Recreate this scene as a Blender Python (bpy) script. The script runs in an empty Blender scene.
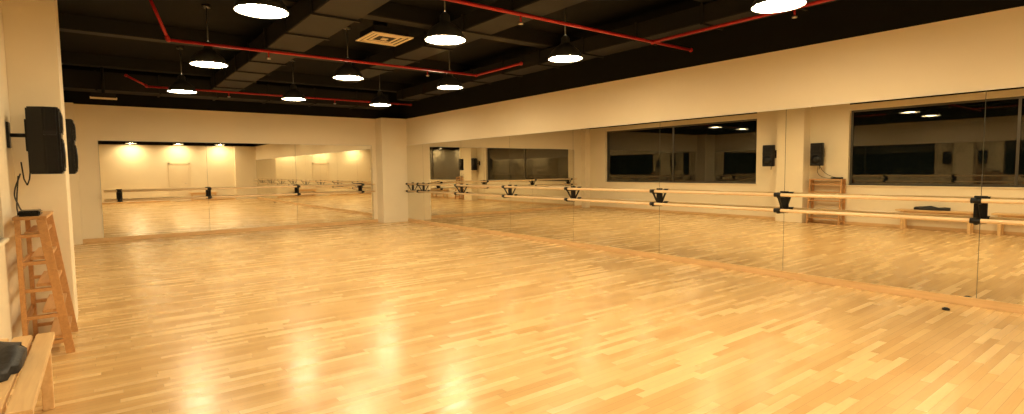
import bpy, bmesh, math, random
from mathutils import Vector, Matrix
random.seed(4)
S=bpy.context.scene
W,D,XL,YN=7.79,16.19,-0.67,-4.5
H,CZ=3.25,4.2
SILL,HEAD=1.078,3.10
# ---------------------------------------------------------------- materials
def mat(name,col,rough=.5,metal=0,spec=.5,emit=None,es=0,noise=0,nscale=8,bump=0,ior=None):
    m=bpy.data.materials.new(name);m.use_nodes=True
    nt=m.node_tree;b=nt.nodes['Principled BSDF']
    b.inputs['Base Color'].default_value=(*col,1);b.inputs['Roughness'].default_value=rough
    b.inputs['Metallic'].default_value=metal;b.inputs['Specular IOR Level'].default_value=spec
    if ior: b.inputs['IOR'].default_value=ior
    if emit: b.inputs['Emission Color'].default_value=(*emit,1);b.inputs['Emission Strength'].default_value=es
    if noise or bump:
        tc=nt.nodes.new('ShaderNodeTexCoord');n=nt.nodes.new('ShaderNodeTexNoise');n.inputs['Scale'].default_value=nscale
        n.inputs['Detail'].default_value=4
        nt.links.new(tc.outputs['Object'],n.inputs['Vector'])
        if noise:
            mx=nt.nodes.new('ShaderNodeMix');mx.data_type='RGBA'
            mx.inputs[6].default_value=(*[c*(1-noise) for c in col],1);mx.inputs[7].default_value=(*[min(1,c*(1+noise)) for c in col],1)
            nt.links.new(n.outputs['Fac'],mx.inputs[0]);nt.links.new(mx.outputs[2],b.inputs['Base Color'])
        if bump:
            bp=nt.nodes.new('ShaderNodeBump');bp.inputs['Strength'].default_value=bump;bp.inputs['Distance'].default_value=.01
            nt.links.new(n.outputs['Fac'],bp.inputs['Height']);nt.links.new(bp.outputs['Normal'],b.inputs['Normal'])
    return m
def wood(name,c1,c2,rough=.4,axis=1,scale=1.0):
    m=bpy.data.materials.new(name);m.use_nodes=True
    nt=m.node_tree;b=nt.nodes['Principled BSDF'];b.inputs['Roughness'].default_value=rough
    tc=nt.nodes.new('ShaderNodeTexCoord');mp=nt.nodes.new('ShaderNodeMapping')
    sc=[22*scale]*3;sc[axis]=1.5*scale;mp.inputs['Scale'].default_value=sc
    n=nt.nodes.new('ShaderNodeTexNoise');n.inputs['Scale'].default_value=1.6;n.inputs['Detail'].default_value=5;n.inputs['Distortion'].default_value=.6
    r=nt.nodes.new('ShaderNodeValToRGB');r.color_ramp.elements[0].position=.3;r.color_ramp.elements[1].position=.7
    r.color_ramp.elements[0].color=(*c1,1);r.color_ramp.elements[1].color=(*c2,1)
    nt.links.new(tc.outputs['Object'],mp.inputs['Vector']);nt.links.new(mp.outputs[0],n.inputs['Vector'])
    nt.links.new(n.outputs['Fac'],r.inputs['Fac']);nt.links.new(r.outputs['Color'],b.inputs['Base Color'])
    return m
def floor_mat():
    m=bpy.data.materials.new('oak_strip_parquet');m.use_nodes=True
    nt=m.node_tree;N=nt.nodes;Lk=nt.links;b=N['Principled BSDF']
    def M(op,a,bb=None,c=None):
        n=N.new('ShaderNodeMath');n.operation=op
        for i,v in enumerate((a,bb,c)):
            if v is None: continue
            if isinstance(v,(int,float)): n.inputs[i].default_value=v
            else: Lk.new(v,n.inputs[i])
        return n.outputs[0]
    tc=N.new('ShaderNodeTexCoord');sp=N.new('ShaderNodeSeparateXYZ');Lk.new(tc.outputs['Object'],sp.inputs[0])
    x,y=sp.outputs[0],sp.outputs[1]
    wd,ln=.068,.70
    ry=M('DIVIDE',y,wd);row=M('FLOOR',ry);fy=M('FRACT',ry)
    wn=N.new('ShaderNodeTexWhiteNoise');wn.noise_dimensions='1D';Lk.new(row,wn.inputs['W'])
    rx=M('ADD',M('DIVIDE',x,ln),M('MULTIPLY',wn.outputs['Value'],7.0));cell=M('FLOOR',rx);fx=M('FRACT',rx)
    cv=N.new('ShaderNodeCombineXYZ');Lk.new(row,cv.inputs[0]);Lk.new(cell,cv.inputs[1])
    w2=N.new('ShaderNodeTexWhiteNoise');w2.noise_dimensions='2D';Lk.new(cv.outputs[0],w2.inputs['Vector'])
    ramp=N.new('ShaderNodeValToRGB');e=ramp.color_ramp.elements
    e[0].position=0;e[0].color=(.565,.345,.135,1);e[1].position=1;e[1].color=(.74,.515,.24,1)
    k=ramp.color_ramp.elements.new(.3);k.color=(.625,.40,.165,1)
    k=ramp.color_ramp.elements.new(.7);k.color=(.675,.445,.195,1)
    Lk.new(w2.outputs['Value'],ramp.inputs['Fac'])
    # grain
    mp=N.new('ShaderNodeMapping');mp.inputs['Scale'].default_value=(3,60,1);Lk.new(tc.outputs['Object'],mp.inputs['Vector'])
    gn=N.new('ShaderNodeTexNoise');gn.inputs['Scale'].default_value=1.5;gn.inputs['Detail'].default_value=4;Lk.new(mp.outputs[0],gn.inputs['Vector'])
    g=M('MULTIPLY_ADD',gn.outputs['Fac'],.20,.90)
    ed=M('MINIMUM',M('MULTIPLY',M('MINIMUM',fy,M('SUBTRACT',1.0,fy)),wd),M('MULTIPLY',M('MINIMUM',fx,M('SUBTRACT',1.0,fx)),ln))
    gap=M('MULTIPLY_ADD',M('LESS_THAN',ed,.0015),-.35,1.0)
    mul=M('MULTIPLY',g,gap)
    vm=N.new('ShaderNodeVectorMath');vm.operation='SCALE';Lk.new(ramp.outputs['Color'],vm.inputs[0]);Lk.new(mul,vm.inputs['Scale'])
    Lk.new(vm.outputs[0],b.inputs['Base Color'])
    Lk.new(M('MULTIPLY_ADD',w2.outputs['Value'],.08,.215),b.inputs['Roughness'])
    # gentle waviness of lacquer
    n3=N.new('ShaderNodeTexNoise');n3.inputs['Scale'].default_value=3.0;Lk.new(tc.outputs['Object'],n3.inputs['Vector'])
    hgt=M('ADD',n3.outputs['Fac'],M('MULTIPLY',w2.outputs['Value'],.15))
    bp=N.new('ShaderNodeBump');bp.inputs['Strength'].default_value=.12;bp.inputs['Distance'].default_value=.01
    Lk.new(hgt,bp.inputs['Height']);Lk.new(bp.outputs['Normal'],b.inputs['Normal'])
    return m
M_wall=mat('cream_paint',(.81,.71,.52),.75,noise=.03,nscale=2,bump=.03)
M_dark=mat('black_ceiling_paint',(.006,.0055,.005),.85,spec=.2,noise=.2,nscale=3)
M_duct=mat('dark_duct_metal',(.013,.012,.011),.6,spec=.3,noise=.2,nscale=4)
M_mirror=mat('mirror_silver',(.79,.76,.665),0.0,1)
M_medge=mat('mirror_edge',(.05,.06,.05),.3)
M_floor=floor_mat()
M_trim=wood('trim_oak',(.60,.38,.17),(.72,.48,.23),.4,1)
M_trimx=wood('trim_oak_x',(.60,.38,.17),(.72,.48,.23),.4,0)
M_barre=wood('barre_beech',(.74,.52,.28),(.84,.64,.38),.3,1,.6)
M_barrex=wood('barre_beech_x',(.74,.52,.28),(.84,.64,.38),.3,0,.6)
M_furn=wood('pine_furniture',(.46,.235,.085),(.60,.33,.13),.42,1)
M_bench=wood('pine_bench',(.66,.42,.19),(.78,.54,.27),.4,1)
M_black=mat('black_plastic',(.005,.005,.0055),.30,spec=.3,noise=.2,nscale=40)
M_grille=mat('speaker_grille',(.008,.008,.009),.5,0,spec=.3,bump=.8,nscale=300)
M_cone=mat('speaker_cone',(.012,.012,.013),.35,spec=.3)
M_iron=mat('black_cast_iron',(.012,.012,.012),.4,.6)
M_frame=mat('window_frame_metal',(.10,.09,.075),.4,.6)
M_glass=mat('night_glass',(.004,.006,.006),.015,0,.5,ior=2.15)
M_red=mat('red_pipe_paint',(.40,.008,.007),.4,noise=.15,nscale=10)
M_shade=mat('shade_enamel',(.10,.10,.095),.3,.5)
M_shin=mat('shade_inner',(.9,.88,.8),.4)
M_lampglow=mat('lamp_glow',(1,1,1),.5,emit=(1,.79,.48),es=118)
M_bag=mat('black_nylon',(.012,.012,.014),.6,bump=.5,nscale=25)
M_white=mat('white_plastic',(.75,.70,.58),.4)
M_vent=mat('vent_metal',(.85,.72,.50),.5)
M_door=mat('door_paint',(.76,.65,.46),.5,noise=.03)
M_steel=mat('steel',(.5,.48,.45),.3,1)
M_cable=mat('cable',(.01,.01,.01),.5)
# ---------------------------------------------------------------- helpers
COL=S.collection
def obj(name,bm,mats,smooth=False):
    me=bpy.data.meshes.new(name);bm.normal_update();bm.to_mesh(me);bm.free()
    for m in (mats if isinstance(mats,(list,tuple)) else [mats]): me.materials.append(m)
    if smooth:
        for p in me.polygons:p.use_smooth=True
    o=bpy.data.objects.new(name,me);COL.objects.link(o);return o
def box(bm,x0,x1,y0,y1,z0,z1,mi=0,bev=0):
    t=bmesh.new();bmesh.ops.create_cube(t,size=1)
    for v in t.verts: v.co=Vector(((x0+x1)/2+v.co.x*(x1-x0),(y0+y1)/2+v.co.y*(y1-y0),(z0+z1)/2+v.co.z*(z1-z0)))
    if bev: bmesh.ops.bevel(t,geom=t.edges[:],offset=bev,segments=2,affect='EDGES')
    merge(bm,t,mi)
def merge(bm,t,mi=0,mtx=None):
    if mtx: bmesh.ops.transform(t,matrix=mtx,verts=t.verts)
    for f in t.faces:f.material_index=mi
    me=bpy.data.meshes.new('t');t.to_mesh(me);t.free();bm.from_mesh(me);bpy.data.meshes.remove(me)
def beam(bm,a,b,w,h,mi=0,bev=.003,side=Vector((0,1,0))):
    a=Vector(a);b=Vector(b);d=(b-a);L=d.length;z=d.normalized();y=(side-z*side.dot(z)).normalized();x=y.cross(z)
    t=bmesh.new();bmesh.ops.create_cube(t,size=1)
    for v in t.verts:v.co=Vector((v.co.x*w,v.co.y*h,v.co.z*L))
    if bev: bmesh.ops.bevel(t,geom=t.edges[:],offset=bev,segments=2,affect='EDGES')
    m=Matrix((x,y,z)).transposed().to_4x4();m.translation=(a+b)/2
    merge(bm,t,mi,m)
def cyl(bm,a,b,r,mi=0,seg=16,r2=None):
    a=Vector(a);b=Vector(b);d=b-a
    t=bmesh.new();bmesh.ops.create_cone(t,cap_ends=True,segments=seg,radius1=r,radius2=r if r2 is None else r2,depth=d.length)
    m=d.to_track_quat('Z','Y').to_matrix().to_4x4();m.translation=(a+b)/2
    for f in t.faces:f.smooth=True
    merge(bm,t,mi,m)
def ball(bm,c,r,mi=0):
    t=bmesh.new();bmesh.ops.create_uvsphere(t,u_segments=12,v_segments=8,radius=r)
    merge(bm,t,mi,Matrix.Translation(c))
def boxes(name,L,mats,bev=0):
    bm=bmesh.new()
    for q in L: box(bm,*q[:6],mi=q[6] if len(q)>6 else 0,bev=bev)
    return obj(name,bm,mats)
def lathe(bm,prof,c,seg=32,mi=0):
    rings=[]
    for r,z in prof:
        rings.append([bm.verts.new((c[0]+r*math.cos(2*math.pi*i/seg),c[1]+r*math.sin(2*math.pi*i/seg),c[2]+z)) for i in range(seg)])
    for a,b in zip(rings,rings[1:]):
        for i in range(seg):
            f=bm.faces.new((a[i],a[(i+1)%seg],b[(i+1)%seg],b[i]));f.material_index=mi;f.smooth=True
# ---------------------------------------------------------------- room shell
boxes('floor',[(-1.1,W+.2,YN-.2,D+.2,-.1,0)],M_floor)
boxes('ceiling',[(-1.1,W+.2,YN-.2,D+.2,CZ,CZ+.1)],M_dark)
WIN=[(-.6,6.19),(8.785,15.1)]
XO=XL-.30
L=[(XO,XL,YN,D,0,SILL),(XO,XL,YN,D,HEAD,H)]
ys=[YN]+[v for w in WIN for v in w]+[D]
for i in range(0,len(ys),2): L.append((XO,XL,ys[i],ys[i+1],SILL,HEAD))
L.append((XO,XL,6.19,8.785,H,CZ))
boxes('wall_left',L,M_wall)
boxes('wall_left_upper',[(XO,XL,YN,6.19,H,CZ),(XO,XL,8.785,D,H,CZ)],M_dark)
boxes('wall_right',[(W,W+.2,YN,D+.2,0,H)],M_wall)
boxes('wall_right_upper',[(W,W+.2,YN,D+.2,H,CZ)],M_dark)
boxes('wall_back',[(XO,W,D,D+.2,0,H)],M_wall)
boxes('wall_back_upper',[(XO,W,D,D+.2,H,CZ)],M_dark)
boxes('wall_near',[(XO,W,YN-.2,YN,0,H)],M_wall)
boxes('wall_near_upper',[(XO,W,YN-.2,YN,H,CZ)],M_dark)
boxes('column_pillar',[(XL,-.28,7.2,7.96,0,CZ)],M_wall,bev=.004)
boxes('column_corner',[(6.95,W,15.72,D,0,H)],M_wall,bev=.004)
boxes('column_corner_left',[(XL,-.40,15.95,D,0,H)],M_wall,bev=.004)
boxes('column_near',[(6.6,W,YN,YN+.3,0,H)],M_wall,bev=.004)
# windows
for wi,(a,b) in enumerate(WIN):
    bm=bmesh.new();xg=XL-.14
    n=2
    box(bm,xg-.01,xg,a,b,SILL,HEAD,1)
    fw=.05
    box(bm,xg-.03,xg+.03,a,b,SILL,SILL+fw);box(bm,xg-.03,xg+.03,a,b,HEAD-fw,HEAD)
    for k in range(n+1):
        yy=a+(b-a)*k/n;yy=min(max(yy,a+fw/2),b-fw/2)
        box(bm,xg-.03,xg+.03,yy-fw/2,yy+fw/2,SILL+fw,HEAD-fw)
    obj('window_%d'%(wi+1),bm,[M_frame,M_glass])
    boxes('trim_%d'%(wi+1),[(xg+.03,XL+.03,a-.03,b+.03,SILL-.03,SILL)],M_wall,bev=.004)
# door on near wall
bm=bmesh.new();YD=YN+.002
box(bm,3.15,3.25,YD,YD+.05,0,2.25,1,.004);box(bm,4.15,4.25,YD,YD+.05,0,2.25,1,.004);box(bm,3.15,4.25,YD,YD+.05,2.15,2.25,1,.004)
box(bm,3.25,4.15,YD,YD+.03,.01,2.15,1,.003)
for z0,z1 in((.2,.95),(1.15,1.95)): box(bm,3.4,4.0,YD+.03,YD+.038,z0,z1,1,.003)
cyl(bm,(4.05,YD+.03,1.05),(4.05,YD+.09,1.05),.012,2);cyl(bm,(4.05,YD+.09,1.05),(3.93,YD+.09,1.05),.01,2)
obj('door_1',bm,[M_trimx,M_door,M_steel])
# baseboards
boxes('baseboard_right',[(W-.022,W,YN+.3,15.72,0,.095)],M_trim,bev=.003)
boxes('baseboard_back',[(-.40,6.95,D-.022,D,0,.095)],M_trimx,bev=.003)
boxes('baseboard_left',[(XL,XL+.015,YN,7.2,0,.08),(XL,XL+.015,7.96,15.95,0,.08)],M_trim,bev=.003)
boxes('baseboard_near',[(XL,3.15,YN,YN+.015,0,.08),(4.25,6.6,YN,YN+.015,0,.08)],M_trimx,bev=.003)
# mirrors
MT=2.41;G=.003
bm=bmesh.new();y=1.612-2.172*2
ysm=[YN+.3]
while y<15.72-.3: ysm.append(y) if y>YN+.6 else None;y+=2.172
ysm.append(15.72)
for a,b in zip(ysm,ysm[1:]): box(bm,W-.010,W-.004,a+G,b-G,.095,MT)
box(bm,W-.004,W,ysm[0],ysm[-1],.095,MT,1)
box(bm,W-.014,W,ysm[0],ysm[-1],MT,MT+.012,2)
obj('wall_mirror',bm,[M_mirror,M_medge,M_white])
bm=bmesh.new();xs=[0.0,2.25,4.5,6.82]
for a,b in zip(xs,xs[1:]): box(bm,a+G,b-G,D-.010,D-.004,.095,MT)
box(bm,0,6.82,D-.004,D,.095,MT,1);box(bm,0,6.82,D-.014,D,MT,MT+.012,2);box(bm,-.012,0,D-.014,D,.095,MT+.012,2)
obj('wall_mirror',bm,[M_mirror,M_medge,M_white])
# barres
BZ=(1.205,.985)
def bracket(bm,along,pos):
    def P(o,s,z): return (W-o,pos+s,z) if along=='y' else (pos+s,D-o,z)
    def bx(o0,o1,s0,s1,z0,z1,bev=.004):
        p,q=P(o0,s0,z0),P(o1,s1,z1)
        box(bm,min(p[0],q[0]),max(p[0],q[0]),min(p[1],q[1]),max(p[1],q[1]),z0,z1,1,bev)
    bx(.0105,.022,-.06,.06,.94,1.25)
    for z in BZ:
        bx(.022,.20,-.018,.018,z-.045,z-.015)
        cyl(bm,P(.20,-.045,z),P(.20,.045,z),.032,1)
    beam(bm,P(.03,0,.94),P(.18,0,1.17),.02,.025,1,0,side=Vector((0,1,0)) if along=='y' else Vector((1,0,0)))
bm=bmesh.new()
for z in BZ: cyl(bm,(W-.20,ysm[0]+.1,z),(W-.20,15.45,z),.024,0)
for yy in ysm[1:-1]: bracket(bm,'y',yy)
bracket(bm,'y',15.35)
obj('ballet_barre',bm,[M_barre,M_iron])
bm=bmesh.new()
for z in BZ: cyl(bm,(.05,D-.20,z),(6.80,D-.20,z),.024,0)
for xx in (.35,2.25,4.5,6.4): bracket(bm,'x',xx)
obj('ballet_barre',bm,[M_barrex,M_iron])
# ---------------------------------------------------------------- pendant lamps
for X in (1.44,3.66,5.78):
    for k,Y in enumerate((-3.96,-.53,2.92,6.2,9.65,13.1)):
        bm=bmesh.new();c=(X,Y,3.29)
        lathe(bm,[(.262,0),(.267,.012),(.25,.05),(.21,.12),(.14,.185),(.085,.22),(.07,.235),(.065,.315),(.03,.35),(.012,.36)],c,32,0)
        lathe(bm,[(.260,.002),(.242,.05),(.20,.115),(.13,.175),(.06,.21)],c,32,1)
        lathe(bm,[(.262,0),(.260,.002)],c,32,0)
        # shallow domed glowing diffuser
        seg=16;rings=[]
        for r,z in ((.222,.04),(.16,.018),(.08,.006)):
            rings.append([bm.verts.new((X+r*math.cos(2*math.pi*i/seg),Y+r*math.sin(2*math.pi*i/seg),3.29+z)) for i in range(seg)])
        for a,b in zip(rings,rings[1:]):
            for i in range(seg):
                f=bm.faces.new((a[i],b[i],b[(i+1)%seg],a[(i+1)%seg]));f.material_index=2
        f=bm.faces.new(rings[-1][::-1]);f.material_index=2
        cyl(bm,(X,Y,3.64),(X,Y,CZ),.010,0,8)
        cyl(bm,(X,Y,CZ-.04),(X,Y,CZ),.06,0,16)
        obj('pendant_lamp',bm,[M_shade,M_shin,M_lampglow])
# ---------------------------------------------------------------- ceiling services
def duct(name,x0,x1,y0,y1,z0,z1,flange='x'):
    bm=bmesh.new();box(bm,x0,x1,y0,y1,z0,z1,0,.01)
    if flange=='x':
        x=x0+.6
        while x<x1-.2: box(bm,x-.02,x+.02,y0-.025,y1+.025,z0-.025,z1+.02);x+=1.2
    else:
        y=y0+.6
        while y<y1-.2: box(bm,x0-.025,x1+.025,y-.02,y+.02,z0-.025,z1+.02);y+=1.2
    return obj(name,bm,M_duct)
for yb in (4.5,8.0,11.5,14.95): boxes('ceiling_beam',[(XL,W,yb-.13,yb+.13,3.95,CZ)],M_duct,bev=.01)
duct('air_duct',2.25,2.85,.5,15.0,3.62,3.92,'y')
duct('air_duct',4.45,4.95,-2,12.5,3.70,3.92,'y')
duct('air_duct',XL+.1,7.0,15.25,15.85,3.50,3.90,'x')
duct('air_duct',6.95,7.45,-2,14.6,3.66,3.92,'y')
# square diffuser
bm=bmesh.new();cx,cy,z0=3.90,8.6,3.80;s=.36
box(bm,cx-.30,cx+.30,cy-.30,cy+.30,z0+.015,3.94,1)
for i,q in enumerate((s,.28,.20,.12)):
    w=.045;z=z0-(.0 if i==0 else -.006*i)
    box(bm,cx-q,cx+q,cy-q,cy-q+w,z,z+.015);box(bm,cx-q,cx+q,cy+q-w,cy+q,z,z+.015)
    box(bm,cx-q,cx-q+w,cy-q+w,cy+q-w,z,z+.015);box(bm,cx+q-w,cx+q,cy-q+w,cy+q-w,z,z+.015)
box(bm,cx-.05,cx+.05,cy-.05,cy+.05,z0,z0+.015)
cyl(bm,(cx,cy+.15,3.94),(cx,cy+.15,CZ),.12,1)
obj('ceiling_air_diffuser',bm,[M_vent,M_duct])
# linear grille near left corner
bm=bmesh.new();gx,gy,gz=.15,15.0,3.27
box(bm,gx-.22,gx+.22,gy-.10,gy+.10,gz+.02,gz+.12,1)
for i in range(5): box(bm,gx-.22,gx+.22,gy-.10+.045*i,gy-.08+.045*i,gz,gz+.02)
box(bm,gx-.24,gx-.22,gy-.11,gy+.11,gz,gz+.03);box(bm,gx+.22,gx+.24,gy-.11,gy+.11,gz,gz+.03)
cyl(bm,(gx,gy,gz+.12),(gx,gy,3.95),.03,1)
obj('ceiling_air_grille',bm,[M_vent,M_duct])
# sprinkler pipes
def pipe(pts,r=.022,name='sprinkler_pipe',heads=()):
    bm=bmesh.new()
    for a,b in zip(pts,pts[1:]): cyl(bm,a,b,r,0,12)
    for p in pts: ball(bm,p,r*1.5)
    for p in heads:
        cyl(bm,p,(p[0],p[1],p[2]-.10),.012,0,8);cyl(bm,(p[0],p[1],p[2]-.10),(p[0],p[1],p[2]-.12),.03,1,12)
    return obj(name,bm,[M_red,M_steel])
PZ=3.5
pipe([(.62,9.15,CZ),(.86,9.15,PZ+.03)])
pipe([(.87,9.15,PZ),(6.1,9.15,PZ),(6.1,7.7,PZ)],heads=[(2.2,9.15,PZ),(5.0,9.15,PZ)])
pipe([(2.6,5.3,PZ+.0),(7.7,5.3,PZ)],heads=[(4.2,5.3,PZ)])
pipe([(6.73,5.3,PZ),(6.73,-3,PZ)],heads=[(6.73,3.2,PZ)])
pipe([(.55,14.2,3.70),(.89,14.2,PZ+.02)])
pipe([(.9,14.2,PZ),(7.2,14.2,PZ)],heads=[(2.5,14.2,PZ),(5.0,14.2,PZ)])
# ---------------------------------------------------------------- loudspeakers
def speaker(X,Y,name='loudspeaker'):
    bm=bmesh.new()
    t=bmesh.new();h=.315
    prof=[(-.13,-.10),(-.13,.10),(.00,.165),(.10,.165),(.12,.145),(.12,-.145),(.10,-.165),(.00,-.165)]
    lo=[t.verts.new((x,y,-h)) for x,y in prof];hi=[t.verts.new((x,y,h)) for x,y in prof]
    t.faces.new(lo);t.faces.new(hi[::-1]);n=len(prof)
    for i in range(n): t.faces.new((lo[i],hi[i],hi[(i+1)%n],lo[(i+1)%n]))
    bmesh.ops.recalc_face_normals(t,faces=t.faces)
    bmesh.ops.bevel(t,geom=t.edges[:],offset=.012,segments=2,affect='EDGES')
    merge(bm,t,0)
    box(bm,.120,.128,-.135,.135,-.29,.02,1,.003)
    cyl(bm,(.126,0,-.135),(.136,0,-.135),.125,0,32);cyl(bm,(.130,0,-.135),(.140,0,-.135),.11,2,32,.05)
    box(bm,.120,.130,-.13,.13,.07,.27,2,.004);box(bm,.128,.134,-.10,.10,.10,.24,0,.004)
    for s in(-1,1): box(bm,-.01,.09,s*.165-.008,s*.165+.008,.05,.09,2,.003)
    wx=XL-X+.002
    cyl(bm,(-.12,0,.05),(wx+.02,0,.05),.018,3);box(bm,wx,wx+.02,-.06,.06,-.07,.17,3,.003)
    box(bm,-.145,-.125,-.05,.05,-.10,.20,3,.003)
    pts=[(-.12,0,-.2),(-.14,.02,-.36),(-.16,.03,-.42),(-.18,.02,-.36),(-.19,.0,-.20)]
    for a,b in zip(pts,pts[1:]): cyl(bm,a,b,.006,4,8)
    o=obj(name,bm,[M_black,M_grille,M_cone,M_iron,M_cable])
    o.location=(X,Y,1.93);return o
speaker(-.395,6.86);speaker(-.335,8.2)
# ---------------------------------------------------------------- wooden ladder shelf
bm=bmesh.new();yA,yB=6.24,7.06;xb=-.585;zt=1.22
xf0,xf1=-.29,-.43
for yy in (yA,yB):
    beam(bm,(xb,yy,0),(xb,yy,zt),.035,.07)
    beam(bm,(xf0,yy,0.0),(xf1,yy,zt),.065,.035)
    for z in (.12,.36,.60,.84,1.08):
        xx=xf0+(xf1-xf0)*z/zt;beam(bm,(xb,yy,z),(xx,yy,z),.03,.045)
for z in (.16,.40,.64,.88,1.10):
    xx=xf0+(xf1-xf0)*z/zt
    box(bm,xx-.13,xx+.01,yA-.0,yB+.0,z-.012,z+.014,0,.003)
box(bm,xb-.03,xf1+.04,yA-.03,yB+.03,zt,zt+.028,0,.004)
for z in (.3,.8): box(bm,xb-.02,xb,yA,yB,z-.04,z+.04,0,.003)
box(bm,xb+.0,xb+.15,yA+.02,yA+.30,zt+.028,zt+.075,1,.01)
obj('wooden_step_shelf',bm,[M_furn,M_black])
# loose cables above shelf
cu=bpy.data.curves.new('speaker_cable','CURVE');cu.dimensions='3D';cu.bevel_depth=.006
for k,pts in enumerate(([(-.60,6.9,1.62),(-.64,6.8,1.45),(-.60,6.6,1.33),(-.56,6.4,1.28)],[(-.62,6.95,1.6),(-.64,6.95,1.4),(-.62,6.7,1.27),(-.58,6.45,1.27)])):
    sp=cu.splines.new('BEZIER');sp.bezier_points.add(len(pts)-1)
    for p,c in zip(sp.bezier_points,pts): p.co=c;p.handle_left_type=p.handle_right_type='AUTO'
cu.materials.append(M_cable);o=bpy.data.objects.new('speaker_cable',cu);COL.objects.link(o)
# ---------------------------------------------------------------- benches
def bench(y0,y1,x0=-.65,x1=-.31,h=.50):
    bm=bmesh.new();n=3;w=(x1-x0-.02*(n-1))/n
    for i in range(n): box(bm,x0+i*(w+.02),x0+i*(w+.02)+w,y0,y1,h-.035,h,0,.004)
    for yy in (y0+.14,y1-.14):
        for xx in (x0+.05,x1-.05): box(bm,xx-.03,xx+.03,yy-.03,yy+.03,0,h-.035,0,.004)
        box(bm,x0+.05,x1-.05,yy-.02,yy+.02,h-.12,h-.035,0,.003)
    box(bm,x0+.06,x0+.085,y0+.1,y1-.1,h-.12,h-.035,0,.003);box(bm,x1-.085,x1-.06,y0+.1,y1-.1,h-.12,h-.035,0,.003)
    return obj('wooden_bench',bm,M_bench)
bench(3.35,4.95);bench(1.3,3.1)
b=bench(0,1.5);b.matrix_world=Matrix.Translation((5.6,YN+.75,0))@Matrix.Rotation(math.radians(90),4,'Z')
# black bag on bench
bm=bmesh.new();bmesh.ops.create_cube(bm,size=1)
bmesh.ops.subdivide_edges(bm,edges=bm.edges[:],cuts=5,use_grid_fill=True)
for v in bm.verts:
    x,y,z=v.co
    r=1-.35*(abs(2*x)**4*abs(2*y)**4)
    zz=.0 if z<-.4 else (z+.5)*(.10+.03*math.sin(5*x+7*y)+.02*math.cos(11*y))*(1-.35*max(abs(2*x),abs(2*y))**6)
    v.co=Vector((x*.22*r,y*.72*r,zz*.75))
for f in bm.faces:f.smooth=True
o=obj('black_bag',bm,M_bag);o.location=(-.52,4.25,.502)
# small items
bm=bmesh.new();cyl(bm,(0,0,0),(0,0,.02),.035,0,24);cyl(bm,(0,0,.02),(0,0,.03),.025,0,24,.015)
o=obj('floor_socket_cap',bm,M_black);o.location=(7.36,1.78,0)
# ---------------------------------------------------------------- world
w=bpy.data.worlds.new('night');S.world=w;w.use_nodes=True
w.node_tree.nodes['Background'].inputs[0].default_value=(.01,.01,.014,1);w.node_tree.nodes['Background'].inputs[1].default_value=.2
# ---------------------------------------------------------------- camera
yaw,pi,ro=[math.radians(v) for v in (37.253,3.923,.688)]
r=Vector((math.cos(yaw),-math.sin(yaw),0));f=Vector((math.sin(yaw)*math.cos(pi),math.cos(yaw)*math.cos(pi),-math.sin(pi)));u=r.cross(f)
R2=r*math.cos(ro)-u*math.sin(ro);U2=r*math.sin(ro)+u*math.cos(ro)
m=Matrix((R2,U2,-f)).transposed().to_4x4();m.translation=(0,0,1.6)
cd=bpy.data.cameras.new('camera');cd.sensor_width=36;cd.lens=540*36/1024;cd.clip_start=.02
co=bpy.data.objects.new('camera',cd);COL.objects.link(co);co.matrix_world=m;S.camera=co
S.view_settings.view_transform='Standard';S.view_settings.exposure=0
